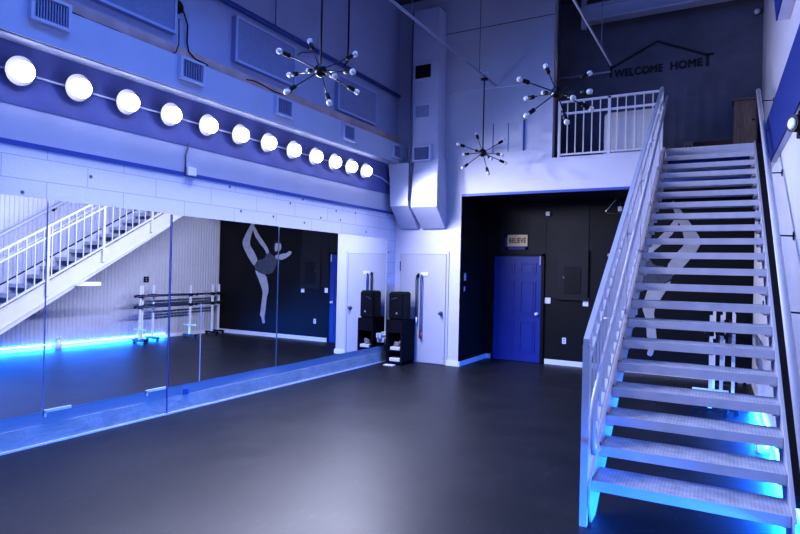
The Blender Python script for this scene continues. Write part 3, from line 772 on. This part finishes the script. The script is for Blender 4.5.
# balustrade (left side)
RX = -0.042
def sqpost(x, y, z0, z1, s=0.025, name='baluster_post', m='stair'):
    return obj(name, B(x - s, x + s, y - s, y + s, z0, z1), m, st)
y_p0 = -0.055
sqpost(RX, y_p0, 0.0, noz(y_p0) + 0.97, 0.024, 'newel_post')
posts = [1.70, 2.72, 3.75, 4.75]
for y in posts: sqpost(RX, y, noz(y) - 0.20, noz(y) + 0.99, 0.024, 'post')
y_pe = 5.28
sqpost(RX, y_pe, noz(y_pe) - 0.2, noz(y_pe) + 1.02, 0.024, 'post')
def slope_bar(x, y0, y1, off, hw, hh, name):
    bm = nb()
    prism(bm, [(x - hw, y0, noz(y0) + off - hh), (x - hw, y1, noz(y1) + off - hh), (x - hw, y1, noz(y1) + off + hh), (x - hw, y0, noz(y0) + off + hh)], (2 * hw, 0, 0))
    return obj(name, bm, 'stair', st)
slope_bar(RX, y_p0 - 0.028, y_pe + 0.05, 1.005, 0.020, 0.022, 'top_rail')
slope_bar(RX, y_p0, y_pe, 0.82, 0.016, 0.018, 'middle_rail')
slope_bar(RX, y_p0, y_pe, 0.09, 0.018, 0.02, 'bottom_rail')
bal = None
nb_ = 37
for k in range(nb_):
    y = y_p0 + (y_pe - y_p0) * (k + 1) / (nb_ + 1)
    if min(abs(y - p) for p in posts) < 0.055: continue
    if bal is None:
        bal = obj('baluster', B(-0.009, 0.009, -0.009, 0.009, 0.0, 0.90), 'stair', st); b_ = bal
    else:
        b_ = bal.copy(); COL.objects.link(b_); b_.parent = st
    b_.location = (RX, y, noz(y) + 0.09)
# round grab rail with returned lower end
g0y, gx = -0.30, 0.05
def gz(y): return 0.90 + 0.632 * (y - g0y)
bm = nb()
tube(bm, [(RX + 0.03, 0.02, gz(0.0) - 0.36), (gx, -0.10, gz(g0y) - 0.36), (gx, -0.24, gz(g0y) - 0.34), (gx, g0y, gz(g0y) - 0.28), (gx, g0y - 0.02, gz(g0y) - 0.10), (gx, g0y + 0.02, gz(g0y) - 0.0), (gx, g0y + 0.10, gz(g0y + 0.10)), (gx, 5.1, gz(5.1))], 0.019, 10)
grab = obj('grab_rail', bm, 'stair', st)
for y in (0.55, 1.7, 2.72, 3.75, 4.75):
    obj('rail_bracket', T([(RX, y, gz(y) - 0.06), (gx, y, gz(y) - 0.06), (gx, y, gz(y) - 0.01)], 0.008, 6), 'stair', grab)
bm = nb(); prism(bm, [(-0.15, 2.2, noz(2.2) - 0.33), (-0.15, 2.62, noz(2.2) - 0.33), (-0.15, 2.62, noz(2.2) - 0.26), (-0.15, 2.32, noz(2.2) - 0.26)], (0.13, 0, 0))
obj('under_bracket', bm, 'white', st)

# wall handrail on the right
P0, P1 = Vector((0.340, 3.30, 0.60)), Vector((0.244, 8.78, 4.106))
hr = empty('wall_handrail', P0, 'round pale handrail on brackets along the white wall at the stairs', 'handrail')
P2 = P1 - P0
obj('rail_tube', T([(0, 0, 0), P2], 0.026, 12), 'stair', hr)
for yy in (4.13, 4.80, 5.70, 6.75, 7.72, 8.6):
    p = P2 * ((yy - P0.y) / P2.y)
    bm = nb(); tube(bm, [p, p + Vector((0.02, 0, -0.07)), Vector(((XRL if p.z + P0.z < 3.03 else XR)(yy) - 0.012 - P0.x, p.y, p.z - 0.075))], 0.007, 8)
    lathe(bm, ((XRL if p.z + P0.z < 3.03 else XR)(yy) - 0.014 - P0.x, p.y, p.z - 0.075), (-1, 0, 0), [(0, 0.035), (0.008, 0.035), (0.01, 0.0)], 12)
    obj('rail_bracket', bm, 'blackmetal', hr)

# ------------------------------------------------------------------ balcony
br = empty('balcony_railing', (-2.545, YB + 0.04, ZM), 'pale square-bar railing along the mezzanine edge', 'railing')
RL = 1.56; hz = 0.93
for x in (0.0, 0.79, RL): obj('post', B(x - 0.022, x + 0.022, -0.022, 0.022, 0, hz + 0.005), 'stair', br)
obj('top_rail', B(0.022, RL, -0.022, 0.022, hz - 0.035, hz), 'stair', br)
obj('middle_rail', B(0.022, RL, -0.015, 0.015, 0.70, 0.735), 'stair', br)
obj('bottom_rail', B(0.022, RL, -0.015, 0.015, 0.03, 0.06), 'stair', br)
k = 0
for i in range(1, 12):
    x = RL * i / 12.0
    if abs(x - 0.79) < 0.05: continue
    obj('baluster', B(x - 0.009, x + 0.009, -0.009, 0.009, 0.06, 0.70), 'stair', br)
    if True: obj('baluster', B(x - 0.009, x + 0.009, -0.009, 0.009, 0.735, hz - 0.035), 'stair', br)
# folding table on its edge behind the railing
tb = empty('folding_table', (-1.42, YB + 0.20, ZM), 'white plastic folding table tipped on edge behind the balcony railing', 'table')
bm = nb()
w, h, rr = 0.44, 0.70, 0.07
pts = [(-w, 0, 0.02), (w, 0, 0.02)]
for k in range(5): a = k / 4 * PI / 2; pts.append((w - rr + rr * math.cos(a), 0, h - rr + rr * math.sin(a)))
for k in range(5): a = PI / 2 + k / 4 * PI / 2; pts.append((-w + rr + rr * math.cos(a), 0, h - rr + rr * math.sin(a)))
prism(bm, pts, (0, 0.045, 0)); obj('tabletop', bm, 'table', tb)
for s in (-0.3, 0.3):
    obj('leg', T([(s, 0.06, 0.0), (s, 0.06, 0.55), (s * 0.6, 0.06, 0.58)], 0.013, 8), 'darksteel', tb)

# WELCOME HOME sign
ws = empty('welcome_sign', (-1.21, YA - 0.004, 5.33), 'black WELCOME HOME wall lettering under a roof outline', 'sign')
def bar2(bm, p, q, w=0.032, d=0.02):
    p, q = Vector((p[0], 0, p[1])), Vector((q[0], 0, q[1])); t = (q - p).normalized(); n = Vector((-t.z, 0, t.x)) * w / 2
    prism(bm, [p + n, q + n, q - n, p - n], (0, -d, 0))
bm = nb()
bar2(bm, (-0.775, 0.09), (0.0, 0.455)); bar2(bm, (0.0, 0.455), (0.775, 0.095)); bar2(bm, (0.77, 0.11), (0.87, 0.10))
bar2(bm, (-0.765, 0.10), (-0.765, -0.07), 0.035); bar2(bm, (0.775, 0.11), (0.775, -0.09), 0.035)
obj('roof_outline', bm, 'ink', ws)
text_obj('welcome_lettering', 'WELCOME', 0.2, 'ink', ws, (-0.305, -0.008, -0.02), 1.08, 0.80, 0.92, 0.0055)
text_obj('home_lettering', 'HOME', 0.2, 'ink', ws, (0.455, -0.008, -0.015), 1.08, 0.49, 0.92, 0.0055)
# pipes and beams on the mezzanine
o = obj('wall_conduit', T([(-2.9, YA - 0.03, 5.36), (-1.98, YA - 0.03, 5.36)], 0.022, 8), 'duct_side')
tag(o, 'short pale horizontal conduit left of the welcome lettering', 'conduit')
bm = nb()
box(bm, -2.35, 0.40, YA - 0.52, YA - 0.30, 6.15, 6.19); box(bm, -2.35, 0.40, YA - 0.43, YA - 0.39, 6.19, 6.40); box(bm, -2.35, 0.40, YA - 0.52, YA - 0.30, 6.40, 6.44)
o = obj('ceiling_beam', bm, 'duct_side'); tag(o, 'pale steel beam under the mezzanine ceiling', 'beam', kind='structure')
bm = nb(); box(bm, -2.42, -2.34, YA - 0.46, YA - 0.38, 6.05, 6.74)
o = obj('beam_bracket', bm, 'duct_side'); tag(o, 'short steel upright at the end of the mezzanine beam', 'bracket', kind='structure')
# furniture on the landing
dr = empty('wooden_cabinet', (0.10, YA - 0.21, ZM), 'narrow brown wooden cabinet standing at the top of the stairs', 'cabinet')
obj('cabinet_body', B(-0.13, 0.20, -0.17, 0.19, 0.0, 0.88, bev=0.01), 'dresser', dr)
obj('cabinet_top', B(-0.15, 0.215, -0.19, 0.195, 0.88, 0.91, bev=0.004), 'dresser', dr)
obj('cabinet_door', B(-0.11, 0.18, -0.185, -0.17, 0.06, 0.84, bev=0.004), 'dresser', dr)
bm = nb(); lathe(bm, (0.14, -0.185, 0.55), (0, -1, 0), [(0, 0.01), (0.02, 0.015), (0.025, 0.0)], 8); obj('knob', bm, 'black', dr)
o = obj('storage_crate', B(-0.29, 0.29, -0.15, 0.15, 0, 0.28, bev=0.008), 'crate', None, (-0.33, YA - 0.18, ZM)); tag(o, 'low dark red-brown crate beside the wooden cabinet', 'crate')
r = empty('card_box', (-0.66, YA - 0.42, ZM), 'small grey box with dark markings at the top of the stairs', 'box')
obj('box_body', B(-0.07, 0.06, -0.05, 0.05, 0, 0.27, bev=0.004), 'paper', r)
bm = nb()
for x in (-0.03, 0.02):
    for z in (0.13, 0.19): box(bm, x - 0.012, x + 0.012, -0.053, -0.05, z - 0.018, z + 0.018)
obj('box_print', bm, 'ink', r)
o = obj('wall_lamp', nb(), 'white'); bpy.data.objects.remove(o)
r = empty('wall_lamp', (0.27, YA, 6.0), 'small white round lamp high in the mezzanine corner', 'lamp')
bm = nb(); lathe(bm, (0, 0, 0), (0, -1, 0), [(0, 0.05), (0.03, 0.05), (0.035, 0.03)], 12); obj('lamp_base', bm, 'darksteel', r)
bm = nb(); sphere(bm, (0, -0.07, 0), 0.045, 12, 8); obj('lamp_globe', bm, 'white', r)

# ------------------------------------------------------------------ right wall fittings
def rbeam(name, label, y0, ytop, ybot, z0, z1, p, cat):
    bm = nb()
    prism(bm, [(XR(y0, p), y0, z0), (XR(ybot, p), ybot, z0), (XR(ytop, p), ytop, z1), (XR(y0, p), y0, z1)], (0.012, 0, 0), 0)
    prism(bm, [(XR(y0, p - 0.012), y0, z0), (XR(ybot, p - 0.012), ybot, z0), (XR(ybot, 0.004), ybot, z0), (XR(y0, 0.004), y0, z0)], (0, 0, 0.012), 1)
    prism(bm, [(XR(y0, p - 0.012), y0, z1 - 0.012), (XR(ytop, p - 0.012), ytop, z1 - 0.012), (XR(ytop, 0.004), ytop, z1 - 0.012), (XR(y0, 0.004), y0, z1 - 0.012)], (0, 0, 0.012), 0)
    o = obj(name, bm, ['beamblue', 'duct_side']); tag(o, label, cat); return o
o = rbeam('steel_beam', 'royal blue steel beam along the white wall above the handrail', 1.5, 8.5, 7.5, 2.96, 3.54, 0.12, 'beam')
o = rbeam('steel_beam', 'blue-grey beam end near the top corner of the white wall', 1.5, 7.9, 7.05, 4.32, 5.3, 0.12, 'beam')
r = empty('wall_spotlight', (XRL(5.12) - 0.014, 5.12, 2.83), 'black spotlight with white lens on the white wall under the beam', 'spotlight')
bm = nb(); box(bm, -0.05, 0.0, -0.07, 0.07, -0.09, 0.09, bev=0.006); obj('bracket', bm, 'black', r)
bm = nb(); lathe(bm, (-0.02, -0.02, 0.0), (-0.9, -0.5, 0.0), [(0, 0.05), (0.05, 0.062), (0.075, 0.062)], 16); obj('lamp_housing', bm, 'black', r)
bm = nb(); lathe(bm, (-0.02, -0.02, 0.0), (-0.9, -0.5, 0.0), [(0.076, 0.045), (0.085, 0.04), (0.09, 0.0)], 16); obj('lens', bm, 'dimwhite', r)
# seams of the flat cladding
# LED strip, outlet and bottle on the right wall (seen in the mirrors)
bm = nb()
prism(bm, [(XRL(-1.0) - 0.032, -1.0, 0.088), (XRL(9.35) - 0.032, 9.35, 0.088), (XRL(9.35) - 0.032, 9.35, 0.106), (XRL(-1.0) - 0.032, -1.0, 0.106)], (0.012, 0, 0))
o = obj('led_strip', bm, 'led'); tag(o, 'glowing cyan blue light strip along the foot of the ribbed wall', 'light strip')
plate('wall_outlet', 'black outlet box on the ribbed wall above the barres', 'outlet', (XRL(8.85) - 0.013, 8.85, 1.36), -PI/2, 0.13, 0.13, 'slots', 'black')
r = empty('spray_bottle', (XRL(6.85) - 0.12, 6.85, 0.0), 'small white bottle on the floor by the light strip', 'bottle')
bm = nb(); lathe(bm, (0, 0, 0), (0, 0, 1), [(0, 0.06), (0.14, 0.06), (0.19, 0.03), (0.20, 0.02)], 14); obj('bottle_body', bm, 'white', r)
bm = nb(); lathe(bm, (0, 0, 0.2), (0, 0, 1), [(0, 0.028), (0.05, 0.03), (0.06, 0.015)], 12); box(bm, -0.06, 0.02, -0.012, 0.012, 0.235, 0.265); obj('cap', bm, 'white', r)

# ------------------------------------------------------------------ ballet barres under the stairs
def barre(x, y0, L, label):
    r = empty('ballet_barre', (x, y0, 0.0), label, 'ballet barre', 'portable ballet barres under the stairs')
    for yy in (0.0, L):
        obj('upright', B(-0.02, 0.02, yy - 0.02, yy + 0.02, 0.075, 1.24), 'white', r)
        f = obj('foot', B(-0.20, 0.20, yy - 0.03, yy + 0.03, 0.055, 0.095, bev=0.005), 'black', r)
        for sx in (-0.17, 0.17):
            bm = nb(); lathe(bm, (sx, yy - 0.015, 0.028), (0, 1, 0), [(0, 0.028), (0.03, 0.028)], 12); obj('caster', bm, 'black', f)
        if x < -0.2: obj('cross_tie', B(-0.20, 0.20, yy - 0.012, yy + 0.012, 0.30, 0.33), 'white', r)
    for z in (1.02, 0.79):
        b = obj('bar', T([(-0.045, -0.14, z), (-0.045, L + 0.14, z)], 0.019, 10), 'bar', r)
        for yy in (-0.15, L + 0.15):
            bm = nb(); sphere(bm, (-0.045, yy, z), 0.03, 10, 8); obj('end_cap', bm, 'black', b)
        for yy in (0.0, L):
            obj('bar_bracket', B(-0.045, 0.03, yy - 0.035, yy + 0.035, z - 0.035, z + 0.03), 'black', b)
barre(-0.215, 8.28, 1.45, 'white portable ballet barre nearest the mirrors, the shortest of three')
barre(-0.10, 8.42, 2.10, 'white portable ballet barre standing between two others')
barre(0.03, 8.80, 2.05, 'white portable ballet barre closest to the ribbed wall')

# ------------------------------------------------------------------ light and camera
w = bpy.data.worlds.new('studio_ambient'); S.world = w; w.use_nodes = True
bg = w.node_tree.nodes['Background']
bg.inputs['Color'].default_value = (0.10, 0.16, 0.62, 1); bg.inputs['Strength'].default_value = 0.30
def spot(loc, tgt, power, col, ang, blend, rad):
    l = bpy.data.lights.new('globe_lamp_beam', 'SPOT'); l.energy = power; l.color = col
    l.spot_size = math.radians(ang); l.spot_blend = blend; l.shadow_soft_size = rad
    o = bpy.data.objects.new('globe_lamp_beam', l); COL.objects.link(o); o.location = loc
    o.rotation_euler = (Vector(tgt) - Vector(loc)).to_track_quat('-Z', 'Y').to_euler()
    return o
for ly in LY:
    spot((XW + 0.30, ly, 3.37), (XW + 0.30 + 1.0, ly, 3.37 - 0.85), 200, (0.76, 0.78, 1.0), 160, 0.85, 0.06)
def area(name, loc, rot, sx, sy, power, col):
    l = bpy.data.lights.new(name, 'AREA'); l.shape = 'RECTANGLE'; l.size = sx; l.size_y = sy; l.energy = power; l.color = col
    o = bpy.data.objects.new(name, l); COL.objects.link(o); o.location = loc; o.rotation_euler = rot
    return o
area('ceiling_wash', (-2.2, 3.0, 6.6), (0, math.radians(-25), 0), 4.5, 7.0, 560, (0.14, 0.33, 1.0))
led = area('led_strip_beam', (XRL(4.2) - 0.05, 4.2, 0.10), (0, 0, 0), 10.3, 0.03, 1450, (0.006, 0.17, 1.0))
led.rotation_euler = (Vector((-1.0, KR, -0.45))).to_track_quat('-Z', 'X').to_euler()
dx_ = Vector((KR, 1, 0)).normalized(); nz_ = Vector((0.62, 0.0, 1.0)); nz_ = (nz_ - dx_ * nz_.dot(dx_)).normalized(); ny_ = nz_.cross(dx_)
led.matrix_world = Matrix(((dx_.x, ny_.x, nz_.x, XRL(4.2) - 0.05), (dx_.y, ny_.y, nz_.y, 4.2), (dx_.z, ny_.z, nz_.z, 0.10), (0, 0, 0, 1)))
area('front_wash', (-2.0, -1.6, 3.6), (math.radians(72), 0, 0), 4.0, 1.6, 22, (0.45, 0.52, 1.0))

cam = bpy.data.cameras.new('camera'); co = bpy.data.objects.new('camera', cam); COL.objects.link(co); S.camera = co
cam.sensor_fit = 'HORIZONTAL'; cam.sensor_width = 36.0; cam.lens = 36.0 * 591.8 / 800
yaw, pit, roll = 0.51197, 0.003864, 0.022925
fw = Vector((-math.sin(yaw) * math.cos(pit), math.cos(yaw) * math.cos(pit), math.sin(pit)))
r0 = Vector((math.cos(yaw), math.sin(yaw), 0)); u0 = r0.cross(fw)
rv = r0 * math.cos(roll) + u0 * math.sin(roll); uv = -r0 * math.sin(roll) + u0 * math.cos(roll)
co.matrix_world = Matrix(((rv.x, uv.x, -fw.x, 0), (rv.y, uv.y, -fw.y, 0), (rv.z, uv.z, -fw.z, 1.72), (0, 0, 0, 1)))
cam.clip_start = 0.05; cam.clip_end = 60
S.view_settings.view_transform = 'Standard'; S.view_settings.look = 'None'; S.view_settings.exposure = 0.1; S.view_settings.gamma = 0.86
S.cycles.max_bounces = 8; S.cycles.diffuse_bounces = 4; S.cycles.glossy_bounces = 5
S.cycles.caustics_reflective = False; S.cycles.caustics_refractive = False
S.cycles.sample_clamp_indirect = 6.0
S.cycles.use_denoising = True
